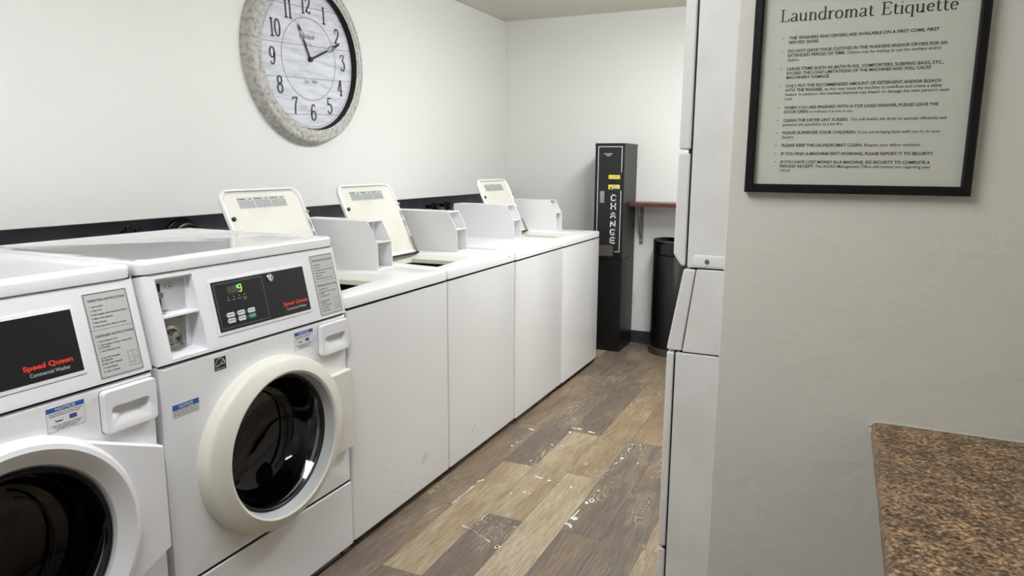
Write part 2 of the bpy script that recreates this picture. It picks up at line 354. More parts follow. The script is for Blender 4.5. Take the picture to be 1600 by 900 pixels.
# ceiling fixtures (the room's lamps, above the frame)
for i, (x, y, ln, s) in enumerate(FIXTURES):
    t = thing('ceiling_light', (x, y, ZC), ('white ceiling light fixture over the aisle of top loading washers' if i == 0 else 'white ceiling light fixture above the front loading washers'), 'ceiling light')
    MB().box(x-.15, x+.15, y-ln/2-.02, y+ln/2+.02, ZC-.03, ZC).build('housing', M['white_pl'], t, bevel=.004)
    MB().box(x-.14, x+.14, y-ln/2, y+ln/2, ZC-.10, ZC-.03).build('diffuser', emit('lamp_diffuser', FIX_COL, s), t)

# ---------------- front loading washers ----------------
ZS, LS = .842, math.hypot(.046, .213)
def slopeF(y0): return Frame((.004, y0, ZS), (0, 1, 0), (-.046, 0, .213))
def instruction_label(F, a0, a1, s0, s1, par):
    lb = MB(F).rrect(a0, a1, s0, s1, .004, 0, .0008).build('instruction_label', M['sticker'], par)
    b = MB(F); e = .0009; W = a1-a0; H = s1-s0
    b.outline(a0+.002, a1-.002, s0+.002, s1-.002, .0014, e)
    y = lambda t: s1-t*H
    x = lambda t: a0+t*W
    b.quad(x(.02), x(.98), y(.437), y(.433), e)
    b.text('OPERATING INSTRUCTIONS', x(.09), y(.105), .0052, W*.84, e, .03)
    for k, t in enumerate(('1. Load Laundry', '2. Close Door', '3. Add Supplies (See Instructions Below)', '4. Make Cycle Selection', '5. Make Payment', '6. Press Start (Door Must be Closed)')):
        b.text(t, x(.1), y(.17+.046*k),   .0038, W*len(t)*.0205, e, .03)
    b.text('DISPENSER INSTRUCTIONS', x(.09), y(.52), .0052, W*.86, e, .03)
    for k, (t, tt) in enumerate((('1. Open Dispenser Door', .575), ('2. Load Supplies in Proper Compartment', .62), ('    as Indicated', .65), ('3. Close Dispenser Door', .69), ('A. Pre-Wash Detergent', .77), ('    (If Offered)', .80), ('B. Main Wash Detergent', .84), ('C. Liquid Bleach', .885), ('D. Fabric Softener', .93))):
        b.text(t, x(.1), y(tt),   .0038, W*len(t.strip())*.0205, e, .03)
    g = .0008
    b.outline(x(.70), x(.93), y(.93), y(.75), g, e); b.quad(x(.815), x(.815)+g, y(.93), y(.75), e); b.quad(x(.70), x(.815), y(.885), y(.885)+g, e); b.quad(x(.815), x(.93), y(.845), y(.845)+g, e)
    for t, xx, yy in (('C', .73, .83), ('A', .85, .81), ('B', .85, .9), ('C', .74, .915)): b.text(t, x(xx), y(yy), .0034, None, e)
    b.build('lettering', M['ink'], lb, smooth=False)
def notice_sticker(F, a0, a1, b0, b1, par, small=False):
    st = MB(F).rrect(a0, a1, b0, b1, .0015, 0, .0006).build('notice_sticker', M['stickerw'], par)
    W, H = a1-a0, b1-b0; e = .0008; hb = .45 if small else .2
    MB(F).quad(a0+.0005, a1-.0005, b1-H*hb, b1-.0005, e).build('header_band', M['blue'], st, smooth=False)
    MB(F).text('NOTICE', (a0+a1)/2, b1-H*hb*.80, H*hb*.62, W*.52, e+.0004, .03, 'c').build('header_text', M['inkw'], st, smooth=False)
    b = MB(F).outline(a0, a1, b0, b1, .0004, e)
    if small:
        for k, t in enumerate(('When lights light up press', 'before attempting to open door', 'to open door lift up and pull')): b.text(t, a0+W*.04, b1-H*(.60+.145*k), H*.10, W*.9, e, .02)
    else:
        b.text('How Everyone Can Help Conserve', a0+W*.06, b1-H*.30, H*.055, W*.88, e, .02); b.text('ENERGY AND BE COST EFFICIENT', a0+W*.08, b1-H*.39, H*.055, W*.8, e, .02)
        for k, t in enumerate(('IF USING HIGH EFFICIENCY DETERGENT', 'DO NOT USE MORE THAN THE', 'RECOMMENDED AMOUNT')): b.text(t, a0+W*(.08+.07*k), b1-H*(.79+.075*k), H*.05, W*(.84-.14*k), e, .02)
        b.path([(a0+W*.2, b0+H*.50), (a0+W*.22, b0+H*.38), (a0+W*.4, b0+H*.38), (a0+W*.42, b0+H*.50)], .001, e)
        MB(F).prism(rr(a0+W*.58, a0+W*.78, b0+H*.36, b0+H*.54, .002), .0006, .0010).build('cup_picture', M['purple'], st, smooth=False)
        MB(F).quad(a0+W*.23, a0+W*.39, b0+H*.39, b0+H*.43, e).build('washer_picture', M['blue'], st, smooth=False)
    b.build('lettering', M['ink'], st, smooth=False)

def front_loader(y0, label, kind):
    W = .698; cy = y0+.352; cz = .527
    t = thing('front_load_washer', (-.35, y0+W/2, 0), label, 'washing machine', 'front loading washers beside the camera')
    y1 = y0+W
    Kc = Frame((0, 0, 0), (1, 0, 0), (0, 0, 1)); sd = [(-.70, .03), (-.012, .03), (-.012, .84), (-.040, .845), (-.078, 1.056), (-.70, 1.056)]
    q = MB(Kc); q.prism(sd, -y0-.004, -y0).prism(sd, -y1, -y1+.004)
    q.box(-.70, -.69, .03, 1.056, -y1, -y0).box(-.70, -.012, .03, .035, -y1, -y0).box(-.70, -.078, 1.050, 1.056, -y1, -y0)
    q.build('cabinet', M['white'], t)
    # front panel with the door hole
    F = FX(0); rect = [(y0, .262), (y1, .262), (y1, .835), (y0, .835)]; A = angset(cy, cz, rect, 64)
    ins = [(y0+.008, .266), (y1-.007, .266), (y1-.007, .831), (y0+.008, .831)]
    MB(F).loft([[(a, b, -.012) for a, b in rays(cy, cz, rect, A)], [(a, b, -.005) for a, b in rays(cy, cz, rect, A)], [(a, b, 0) for a, b in rays(cy, cz, ins, A)], circ(cy, cz, .205, A, 0), circ(cy, cz, .203, A, -.012)], False, False).build('front_panel', M['white'], t)
    MB(F).box(y0+.004, y1-.004, .256, .262, -.012, -.004).build('kick_gap', M['seam'], t); MB(F).box(y0+.002, y1-.002, .8355, .8425, -.012, -.006).build('panel_gap', M['seam'], t)
    kp = MB(F).box(y0, y1, .028, .256, -.012, .001).build('kick_panel', M['white'], t, bevel=.004)
    MB(F).box(y0+.01, y1-.01, .012, .028, -.06, -.008).build('base_rail', M['rail'], t)
    MB(F).disc(y1-.055, .018, .006, -.010, -.006, 12).build('base_screw', M['seam'], t)
    for xx in (-.06, -.64):
        for yy in (y0+.06, y1-.06): MB(FZ(0)).lathe(xx, yy, [(.02, 0), (.02, .012), (.010, .014), (.010, .03)], 16, True, True).build('foot', M['gasket'], t)
    # control panel: sloped face with a hole for the coin box
    S = slopeF(y0); ca0, ca1, cs0, cs1 = .036, .146, .010, .206
    outer = [(0, 0), (W, 0), (W, LS), (0, LS)]; out2 = [(.008, .005), (W-.006, .005), (W-.006, LS), (.008, LS)]
    hole = [(ca0, cs0), (ca1, cs0), (ca1, cs1), (ca0, cs1)]
    q = MB(S); q.loft([[(a, b, -.04) for a, b in outer], [(a, b, -.008) for a, b in outer], [(a, b, -.001) for a, b in [(.003, .001), (W-.002, .001), (W-.002, LS), (.003, LS)]], [(a, b, 0) for a, b in out2], [(a, b, 0) for a, b in hole], [(a, b, -.004) for a, b in hole]], False, False)
    q.build('control_panel', M['white_pl'], t, angle=60)
    # coin box cavity: vertical back behind the sloped opening
    XB = -.056; B = FX(XB, y0); xs = lambda z: .004-.216*(z-ZS)
    wl = lambda c, d: [tuple(S(a+(d if a < .1 else -d), b+(d if b < .1 else -d), c)) for a, b in hole]
    bk = [(XB, y0+a, z) for a, z in ((.038, .856), (.144, .856), (.144, 1.037), (.038, 1.037))]
    cbo = MB().loft([wl(.0005, -.0008), wl(-.001, .0015), bk], False, True).build('coin_box', M['white_pl'], t, smooth=False)
    MB(Frame((0, 0, 0), (1, 0, 0), (0, 0, 1))).prism([(XB, .948), (xs(.948)-.002, .948), (xs(.954)-.002, .954), (XB, .954)], -y0-.143, -y0-.038).build('shelf', M['white_pl'], cbo, bevel=.001)
    MB(B).box(.040, .132, .960, 1.034, 0, .002).build('coin_plate', M['greypl'], cbo)
    MB(B).box(.050, .060, .966, 1.030, .002, .0035).build('coin_slot', M['seam'], cbo)
    MB(B).disc(.052, 1.002, .009, .0035, .014, 16).build('coin_chute', M['steel'], cbo, bevel=.001)
    MB(B).box(.044, .070, .960, .964, .002, .016).build('coin_lip', M['steel'], cbo, bevel=.001)
    MB(B).loft([[(a, b, .0024) for a, b in ring(.088, 1.020, .015, .007, 20)]], False, True).build('price_oval', M['ink'], cbo, smooth=False)
    MB(B).loft([[(a, b, .0028) for a, b in ring(.088, 1.020, .0143, .0063, 20)]], False, True).build('price_field', M['greypl'], cbo, smooth=False)
    MB(B).text('25¢', .088, 1.0175, .0055, None, .0032, .01, 'c').build('price_text', M['ink'], cbo, smooth=False)
    MB(B).box(.040, .124, .858, .946, 0, .002).build('steel_plate', M['steel'], cbo)
    MB(B).box(.126, .134, .862, .944, 0, .004).build('side_bar', M['white_pl'], cbo)
    lk = MB(B).lathe(.078, .893, [(.028, .002), (.028, .006), (.021, .009), (.021, .012), (.0165, .020), (.016, .027), (0.0005, .0275)], 32, False, True).build('coin_lock', M['chrome'], cbo)
    MB(B).prism([(.072, .892), (.085, .896), (.083, .884), (.077, .888)], .0276, .0282).build('keyhole', M['seam'], lk, smooth=False)
    for a, b in ((.116, .938), (.116, .868)): MB(B).lathe(a, b, [(.005, .002), (.005, .006), (.003, .008)], 12, False, True).build('bolt', M['steel'], cbo)
    # display panel
    e0, e1, f0, f1 = .190, .538, .041, .174
    bz = MB(S).loft([L3(rr(e0-.008, e1+.007, f0-.008, f1+.008, .004), 0), L3(rr(e0-.008, e1+.007, f0-.008, f1+.008, .004), .0018), L3(rr(e0-.002, e1+.002, f0-.002, f1+.002, .002), .0028)], False, True).build('display_bezel', M['white_pl'], t)
    dp = MB(S).rrect(e0, e1, f0, f1, .001, .0026, .0032).build('display_panel', M['blackgl'], t, smooth=False)
    e = .0036
    if kind == 'lit':
        MB(S).outline(e0+.007, e0+.178, f0+.007, f1-.006, .0015, e).build('panel_line', M['inkg'], dp, smooth=False)
        MB(S).quad(.240, .278, .137, .156, e).build('display_window', M['leddim'], dp, smooth=False)
        sg = MB(S); dx, dy, hh, ww = .279, .138, .0185, .0095
        for p in (((dx+.001, dy+hh), (dx+ww, dy+hh)), ((dx+.0005, dy+hh/2), (dx+ww, dy+hh/2)), ((dx, dy), (dx+ww-.001, dy)), ((dx, dy+hh/2), (dx+.001, dy+hh)), ((dx+ww, dy+hh), (dx+ww, dy+hh/2)), ((dx+ww, dy+hh/2), (dx+ww-.001, dy))): sg.path(p, .0019, e+.0002)
        sg.quad(dx-.006, dx-.0035, dy+.010, dy+hh, e+.0002)
        sg.build('lit_digit', M['led'], dp, smooth=False)
        tx = MB(S)
        for k, nm in enumerate(('Wash', 'Rinse', 'Spin', 'Final')):
            a = .238+k*.019; MB(S).quad(a-.0013, a+.0013, .1265, .129, e).build('indicator_dot', M['inkw'], dp, smooth=False); tx.text(nm, a, .119, .0028, .0105, e, .01, 'c')
        tx.text('Cycle', .295, .1145, .0028, .0105, e, .01, 'c')
        for k in range(6):
            a = .234+(k % 3)*.0365; b = .0815 if k < 3 else .066
            kn = MB(S).rrect(a-.0125, a+.0125, b-.0062, b+.0062, .003, .0032, .0040).build('cycle_key', M['green' if k == 5 else 'stickerw'], dp)
            nm = ('NORMAL', 'PERM PRESS', 'DELICATES', 'BRIGHTS', 'WOOLENS', 'START')[k]
            MB(S).text(nm, a, b-.001, .0030, .019, .0044, .02, 'c').build('key_text', M['inkw' if k == 5 else 'ink'], kn, smooth=False)
            MB(S).disc(a-.0165, b, .0012, e, e+.0003, 8).build('key_dot', M['inkw'], dp, smooth=False)
        tx.build('indicator_text', M['inkw'], dp, smooth=False)
        lk = MB(S).lathe(.398, .158, [(.0118, .003), (.0118, .006), (.0105, .0075), (.0005, .0078)], 28, False, True).build('panel_lock', M['chrome'], dp)
        MB(S).loft([[(a, b, .0082) for a, b in ring(.397, .158, .0055, .0075, 20)]], False, True).build('lock_core', M['stickerw'], lk, smooth=False)
        MB(S).quad(.3985, .4015, .152, .162, .0086).build('key_slot', M['seam'], lk, smooth=False)
        L1 = (.429, .531, .069)
    else:
        L1 = (.418, .519, .067)
    MB(S).text('Speed Queen', L1[0], L1[2], .0105, L1[1]-L1[0], e, .03).build('brand_lettering', M['inkr'], dp, smooth=False)
    MB(S).text('Commercial Washer', L1[0]+.010, L1[2]-.0145, .0078, L1[1]-L1[0]-.018, e, .0).build('subtitle_lettering', M['inkw'], dp, smooth=False)
    instruction_label(S, .578+(.0 if kind == 'lit' else -.008), .684+(.0 if kind == 'lit' else -.008), .009, .200, t)
    # top lid
    T = FZ(0)
    tl = MB(T); o = lambda d: rr(-.705+d, -.036-d, y0+d*.4-.001, y1-d*.4+.001, .028, 6)
    tl.loft([L3(rr(-.703, -.042, y0+.002, y1-.002, .026, 6), 1.056), L3(rr(-.703, -.038, y0, y1, .024, 6), 1.059), L3(rr(-.705, -.037, y0-.001, y1+.001, .024, 6), 1.080), L3(rr(-.703, -.0385, y0, y1, .024, 6), 1.085), L3(rr(-.698, -.043, y0+.004, y1-.004, .022, 6), 1.0885),
             L3(rr(-.680, -.085, y0+.045, y1-.045, .03, 6), 1.0885), L3(rr(-.674, -.092, y0+.052, y1-.052, .03, 6), 1.0865)], True, True)
    tl.build('top_lid', M['white_top' if kind == 'lit' else 'white'], t)
    MB(T).box(-.69, -.046, y0+.005, y1-.005, 1.052, 1.0565).build('lid_gap', M['seam'], t)
    # dispenser drawer
    d0, d1, g0, g1 = y0+.562, y0+.696, .728, .826
    oo = [(a, b if b > .76 else b-.004*math.sin(PI*(a-d0)/(d1-d0))) for a, b in rr(d0, d1, g0, g1, .010, 6)]
    cc = ((d0+d1)/2, .771)
    hole0 = rr(d0+.018, d0+.113, .748, .788, .008, 6); hole1 = rr(d0+.026, d0+.105, .766, .787, .006, 6)
    AA = angset(cc[0], cc[1], oo+hole0, 24); oo = rays(cc[0], cc[1], oo, AA)
    def shr(P, k): return [(cc[0]+(a-cc[0])*k, cc[1]+(b-cc[1])*k) for a, b in P]
    MB(F).loft([L3(oo, 0), L3(oo, .010), L3(shr(oo, .955), .015), [(a, b, .015) for a, b in rays(cc[0], cc[1], hole0, AA)], [(a, b, .001) for a, b in rays(cc[0], cc[1], hole1, AA)]], False, True).build('dispenser_drawer', M['white_pl'], t)
    MB(F).loft([L3(shr(oo, 1.02), .0002)], False, True).build('drawer_gap', M['seam'], t, smooth=False)
    # door
    if kind == 'lit':
        blk = [(cy-.10, .40), (y0+.694, .388), (y0+.694, .656), (cy-.10, .656)]; R0 = .250; mdoor, mring = M['cream'], M['greypl']
        prof = [(.270, 0, .93), (.270, .022, .93), (.2685, .033, .93), (.264, .039, .932), (.258, .042, .935), (.218, .0575, .995), (.213, .0585, 1), (.207, .055, 1)]
        zb = .022
    else:
        blk = [(cy-.10, .34), (cy+.245, .365), (y0+.690, .403), (y0+.690, .660), (y0+.499, .741), (cy+.08, .776), (cy-.1, .72)]; R0 = .252; mdoor, mring = M['white_pl'], M['greypl']
        prof = [(r, c, 1) for r, c in ((.262, .020), (.258, .034), (.250, .046), (.240, .049), (.228, .044), (.212, .030), (.206, .027))]
        zb = .030
    cpoly = [(cy+R0*math.cos(k*PI/36), cz+R0*math.sin(k*PI/36)) for k in range(72)]
    A2 = angset(cy, cz, blk, 72)
    RA = rays(cy, cz, cpoly, A2); RB = rays(cy, cz, blk, A2)
    un = [p if (p[0]-cy)**2+(p[1]-cz)**2 > (q_[0]-cy)**2+(q_[1]-cz)**2 else q_ for p, q_ in zip(RA, RB)]
    un2 = [(cy+(a-cy)*.985, cz+(b-cz)*.985) for a, b in un]
    door = MB(F).loft([L3(un, 0.001), L3(un, zb-.005), L3(un2, zb), circ(cy, cz, .215, A2, zb)], False, False)
    door.loft([[(cy+r*math.cos(k*PI/48), cz+r*zs_*math.sin(k*PI/48), c) for k in range(96)] for r, c, zs_ in prof], False, False)
    dr = door.build('door', mdoor, t, angle=32)
    MB(F).lathe(cy, cz, [(.208, .055 if kind == 'lit' else .028), (.2045, .052 if kind == 'lit' else .026), (.1985, .020 if kind == 'lit' else .012), (.197, .014)] , 96).build('inner_ring', mring, dr)
    MB(F).lathe(cy, cz, [(.199, .019), (.197, .023), (.194, .021), (.191, .024), (.188, .020), (.186, .012)], 96).build('door_seal', M['gasket'], dr)
    MB(F).lathe(cy, cz, [(.188, .020), (.184, .012), (.176, -.004), (.166, -.030), (.150, -.058), (.110, -.074), (.05, -.080), (.0005, -.081)], 64, False, True).build('door_glass', M['doorglass'], dr)
    # tub and drum inside
    dm = MB(F).lathe(cy, cz, [(.205, -.012), (.215, -.05), (.24, -.08), (.24, -.38), (.05, -.40), (.0005, -.40)], 48, False, True)
    dm.build('drum', M['drum'], t)
    for k in range(3):
        th = math.radians(20+120*k); c_, s_ = math.cos(th), math.sin(th)
        MB(F).loft([[(cy+c_*r-s_*w_, cz+s_*r+c_*w_, d) for r, w_ in ((.238, -.03), (.205, -.012), (.200, 0), (.205, .012), (.238, .03))] for d in (-.10, -.36)], True, True).build('drum_vane', M['drum'], t)
    MB(F).tube([(cy+.02+.095*math.cos(math.radians(a)), cz+.0+.12*math.sin(math.radians(a)), -.052) for a in range(-70, 75, 8)], .003, 6).build('glass_moulding', M['drum'], dr)
    # stickers
    if kind == 'lit':
        notice_sticker(F, y0+.457, y0+.538, .770, .824, t)
        notice_sticker(F, y0+.025, y0+.104, .704, .736, t, True)
        es = MB(F).quad(y0+.160, y0+.198, .787, .821, .0006).build('energy_sticker', M['ink'], t, smooth=False)
        b = MB(F); b.path([(y0+.179+.0165*math.cos(math.radians(a)), .799+.019*math.sin(math.radians(a))) for a in range(8, 175, 8)], .0016, .0009)
        b.path([(y0+.163, .797), (y0+.168, .800), (y0+.172, .799), (y0+.178, .803), (y0+.183, .804)], .0022, .0009)
        P = []
        for k in range(10): r_ = .0072 if k % 2 == 0 else .0034; P.append((y0+.188+r_*math.cos(math.radians(90+36*k)), .806+r_*math.sin(math.radians(90+36*k))))
        b.path(P, .0015, .0009, True); b.text('ENERGY STAR', y0+.163, .7895, .0034, .031, .0009, .02)
        b.build('emblem', M['inkw'], es, smooth=False)
    else:
        notice_sticker(F, y0+.447, y0+.528, .770, .822, t)
    return t
def ring(ca, cb, ra, rb, n): return [(ca+ra*math.cos(2*PI*k/n), cb+rb*math.sin(2*PI*k/n)) for k in range(n)]
def part_mat(k): return M[k]
front_loader(-1.352, 'white front loading washer with round cream door and lit green display', 'lit')
front_loader(-2.070, 'white front loading washer with white door and plain black display, nearest the camera', 'plain')

# ---------------- top loading washers ----------------
HX, HZ = -.44, .889; TH = math.asin(.16/.378)
def coin_housing(y0, par):
    a0, a1 = y0+.548, y0+.652; K = Frame((0, 0, 0), (1, 0, 0), (0, 0, 1))   # a=x b=z c=-y
    prof = [(-.66, .8895), (-.262, .8895), (-.266, 1.0), (-.312, 1.087), (-.66, 1.087)]
    h = MB(K); h.prism(prof, -a0-.003, -a0).prism(prof, -a1, -a1+.003)
    h.prism([(-.66, .8895), (-.345, .8895), (-.345, 1.087), (-.66, 1.087)], -a1+.003, -a0-.003)
    h.prism([(-.345, .8895), (-.263, .8895), (-.2635, .894), (-.345, .894)], -a1+.003, -a0-.003)
    h.prism([(-.345, .998), (-.268, .998), (-.268, 1.002), (-.345, 1.002)], -a1+.003, -a0-.003)
    h.prism([(-.345, 1.083), (-.312, 1.083), (-.313, 1.087), (-.345, 1.087)], -a1+.003, -a0-.003)
    ho = h.build('coin_box', M['white_tl'], par)
    B = FX(-.345)
    MB(B).box(a0+.008, a0+.072, 1.004, 1.082, 0, .003).build('coin_plate', M['greypl'], ho)
    MB(B).box(a0+.014, a0+.024, 1.012, 1.076, .003, .006).build('coin_slot', M['steel'], ho)
    MB(B).box(a0+.008, a0+.066, .902, .990, 0, .004).build('lock_plate', M['steel'], ho)
    MB(B).box(a0+.010, a0+.022, .905, .985, .004, .03).build('lock_bar', M['steel'], ho)
    MB(B).lathe(a0+.045, .945, [(.016, .004), (.015, .022), (.0005, .023)], 20, False, True).build('coin_lock', M['chrome'], ho)
    MB(FY(a0)).disc(-.30, .915, .0025, 0, .001, 10).build('rivet', M['greypl'], ho)
def washer_lid(y0, par, opened):
    a0, a1, Ln = y0+.045, y0+.468, .372
    if opened: Fr = Frame((HX, 0, HZ), (0, 1, 0), (-math.sin(TH), 0, math.cos(TH)))    # a=y, b along the lid, c towards the aisle
    else: Fr = Frame((-.46, 0, .8865), (0, 1, 0), (1, 0, 0))                           # closed: underside looks down
    ob = lambda d, r: [(a, max(b, d)) for a, b in rr(a0+d, a1-d, -.04+d, Ln-d, r, 6)]
    q = MB(Fr).loft([L3(ob(.012, .04), -.016), L3(ob(.003, .045), -.013), L3(ob(0, .047), -.006), L3(ob(.003, .046), .002), L3(ob(.011, .04), .0035), L3(ob(.018, .036), -.001), L3(ob(.020, .034), -.004)], True, True)
    lo = q.build('lid', M['white_tl'], par)
    if not opened:
        lo.name = 'lid'; MB(Fr).loft([L3(ob(-.002, .047), .0030)], False, True).build('lid_gap', M['inkg'], lo, smooth=False); return lo
    MB(Fr).loft([L3(ob(.0205, .034), -.0036)], False, True).build('inner_panel', M['lidin'], lo, smooth=False)
    lab = MB(Fr).quad(a0+.080, a0+.330, .291, .336, -.0028).build('instruction_label', M['sticker'], lo, smooth=False)
    tx = MB(Fr)
    for k, w_ in enumerate(('Loading', 'Hot/Warm Wash', 'Quick Tips')):
        x = a0+.084+k*.083; tx.text(w_, x, .327, .0055, .036, -.0022, .04); tx.disc(x+.060, .3285, .003, -.0024, -.0021, 10)
        for r in range(6): tx.text(('use proper detergent amount', 'place items loosely in tub', 'do not overload the washer', 'close lid and choose cycle', 'insert coins to start wash', 'remove load when finished')[(r+k) % 6], x, .3195-.0048*r, .0026, .074, -.0022, .02)
    tx.build('lettering', M['ink'], lab, smooth=False)
    MB(Fr).lathe(a0+.030, .253, [(.0085, -.0036), (.008, .004), (.004, .006)], 16, False, True).build('bumper', M['gasket'], lo)
    MB(Fr).lathe(a1-.006, .258, [(.006, .002), (.006, .010), (.003, .012)], 12, False, True).build('latch_pin', M['chrome'], lo)
    rs = MB(Fr); random.seed(int(y0*100)+3)
    pts = [(a1-.014+random.uniform(-.003, .002), .225-.19*k/14) for k in range(15)]
    for p, q_ in zip(pts, pts[1:]):
        if random.random() < .75: rs.path([p, q_], random.uniform(.002, .007), .0038)
    top = [(a0+.03+.35*k/20, Ln-.0135+random.uniform(-.001, .001)) for k in range(21)]
    rs.path(top, .0022, .0034)
    rs.build('worn_edge', M['rust'], lo, smooth=False)
    MB(Fr).box(a1-.020, a1-.008, .004, .085, .004, .010).build('hinge_arm', M['steel'], lo, bevel=.001)
    MB(Fr).box(a0+.01, a1-.004, -.004, .003, -.006, .010).build('hinge_rubber', M['gasket'], lo)
    return lo
def top_loader(y0, label, opened):
    W = .655; y1 = y0+W
    t = thing('top_load_washer', (-.35, y0+W/2, 0), label, 'washing machine', 'top loading washers along the left wall')
    T = FZ(0)
    # the cabinet stays open at the top so the tub is real
    cab = MB(T).loft([L3(rr(-.70, 0, y0, y1, .008, 3), .034), L3(rr(-.70, 0, y0, y1, .008, 3), .845)], True, False).build('cabinet', M['white_tl'], t)
    MB(T).box(-.69, -.006, y0+.006, y1-.006, .846, .852).build('top_gap', M['seam'], t) if False else MB(T).loft([L3(rr(-.694, -.005, y0+.005, y1-.005, .006, 3), .844), L3(rr(-.694, -.005, y0+.005, y1-.005, .006, 3), .853)], False, False).build('top_gap', M['seam'], t)
    MB(T).box(-.66, -.018, y0+.004, y1-.004, .014, .034).build('base_rail', M['rail'], t)
    [MB(T).box(-.010, -.002, a, a+.02, .022, .036).build('base_clip', M['base_dark'], t) for a in (y0+.010, y1-.05)]
    for xx in (-.05, -.64):
        for yy in (y0+.05, y1-.05): MB(T).lathe(xx, yy, [(.018, 0), (.018, .008), (.008, .010), (.008, .02)], 14, True, True).build('foot', M['gasket'], t)
    # top with recessed opening
    rx0, rx1, ry0, ry1 = -.50, -.098, y0+.042, y0+.468
    hx, hy = -.300, y0+.258
    outer = rr(-.70, .0, y0, y1, .012, 8); Aa = [math.atan2(b-hy, a-hx) for a, b in outer]
    def fit(poly, c): return [(a, b, c) for a, b in rays(hx, hy, poly, Aa)]
    rim = lambda d, r=.03: rr(rx0+d, rx1-d, ry0+d, ry1-d, r, 8)
    top = MB(T).loft([L3(outer, .853), L3(outer, .883), L3(rr(-.698, -.002, y0+.002, y1-.002, .012, 8), .8875), L3(rr(-.694, -.007, y0+.006, y1-.006, .012, 8), .8895),
              fit(rim(-.004), .8895), fit(rim(0), .888), fit(rim(.007), .8815)], False, False).build('top_panel', M['white_tl'], t)
    ang = Aa
    MB(T).loft([fit(rim(.0068), .8815), fit(rim(.012, .07), .8790), [(hx+.186*math.cos(a), hy+.196*math.sin(a), .866) for a in ang], [(hx+.182*math.cos(a), hy+.192*math.sin(a), .856) for a in ang], [(hx+.180*math.cos(a), hy+.190*math.sin(a), .848) for a in ang]], False, False).build('opening_rim', M['lidin'], t)
    MB(T).lathe(hx, hy, [(.196, .852), (.20, .78), (.20, .45), (.05, .43), (.0005, .43)], 40, False, True).lathe(hx, hy, [(.055, .43), (.05, .70), (.03, .74), (.0005, .745)], 24, False, True).build('tub', M['gasket'], t)
    washer_lid(y0, t, opened)
    coin_housing(y0, t)
    return t
TLN = 'white top loading washer '
tl1 = top_loader(-.648, TLN+'with open lid, right beside the cream doored front loader', True)
p0 = -.35, -.648+.3275
dup(tl1, (-.35, .012+.3275, 0), TLN+'with open lid, second from the front loaders')
tl3 = top_loader(.672, TLN+'with its lid closed, standing between open ones', False)
tl3.location.x += .005
dup(tl1, (-.342, 1.332+.3275, 0), TLN+'with open lid, at the far end by the change machine')
def mark_scuffs():   # black nick and scuff marks on particular machines
    t2 = [o for o in C.objects if o.name.startswith('top_load_washer') and abs(o.location.y-.3395) < .01][0]
    MB(Frame((-.001, 0, 0), (0, 1, 0), (0, 0, 1))).loft([[(a, b, .003) for a, b in ring(.60, .880, .004, .003, 10)]], False, True).build('chip', M['ink'], t2, smooth=False)
    t1 = tl1
    s = MB(FX(.0006)); random.seed(12)
    for k in range(5): s.path([(-.21+k*.008, .135+k*.002), (-.198+k*.008, .172+k*.001)], .0012, 0)
    for k in range(34):
        a, b = random.uniform(-.62, -.02), random.uniform(.05, .22)**1.0; l = random.uniform(.004, .014); d = random.uniform(-.3, 1.2)
        s.path([(a, b), (a+l*math.cos(d), b+l*math.sin(d)*.6)], random.uniform(.0006, .0016), 0)
    s.build('scuff_marks', M['inkg'], t1, smooth=False)
    s = MB(FX(.0006)); s.path([(.212, .125), (.245, .150)], .0016, 0)
    for k in range(20):
        a, b = random.uniform(.03, .62), random.uniform(.05, .20); l = random.uniform(.004, .012); d = random.uniform(-.3, 1.2)
        s.path([(a, b), (a+l*math.cos(d), b+l*math.sin(d)*.6)], random.uniform(.0006, .0014), 0)
    s.build('scuff_marks', M['inkg'], t2, smooth=False)
mark_scuffs()

# hoses and valves in the recess behind the machines
def coil(y, z, r, label):
    o = MB(FX(-1.04)).tube([(y+(r-.010*(k//36))*math.cos(k*PI/18), z+(r-.010*(k//36))*math.sin(k*PI/18), .012*(k/36)) for k in range(109)], .009, 8).build('hose', M['hose'])
    tag(o, label, 'hose')
coil(-.385, .988, .098, 'coiled black hose in the dark gap behind the front loader with the cream door')
for i, (y, z, lb) in enumerate(((-.606, 1.045, 'with lobed knob in the dark gap behind the front loaders'), (1.63, 1.035, 'in the dark gap behind the top loaders, left of the two'), (1.80, 1.035, 'in the dark gap behind the top loaders, right of the two'))):
    t = thing('water_valve', (-1.04, y, z), 'black water valve '+lb, 'valve')
    MB(FX(-1.04)).tube([(y, z, -.06), (y, z, .01)], .012).tube([(y, z, 0), (y, z-.09, .0)], .013).build('body', M['hose'], t)
    k = MB(FX(-1.02)); P = []
    for q in range(60): a = q*PI/30; r = .022+.006*math.cos(6*a); P.append((y+r*math.cos(a), z+r*math.sin(a)))
    k.prism(P, 0, .014); k.prism([(a-.03, b+.006) for a, b in P], -.012, .0); k.build('knob', M['hose'], t, bevel=.002)

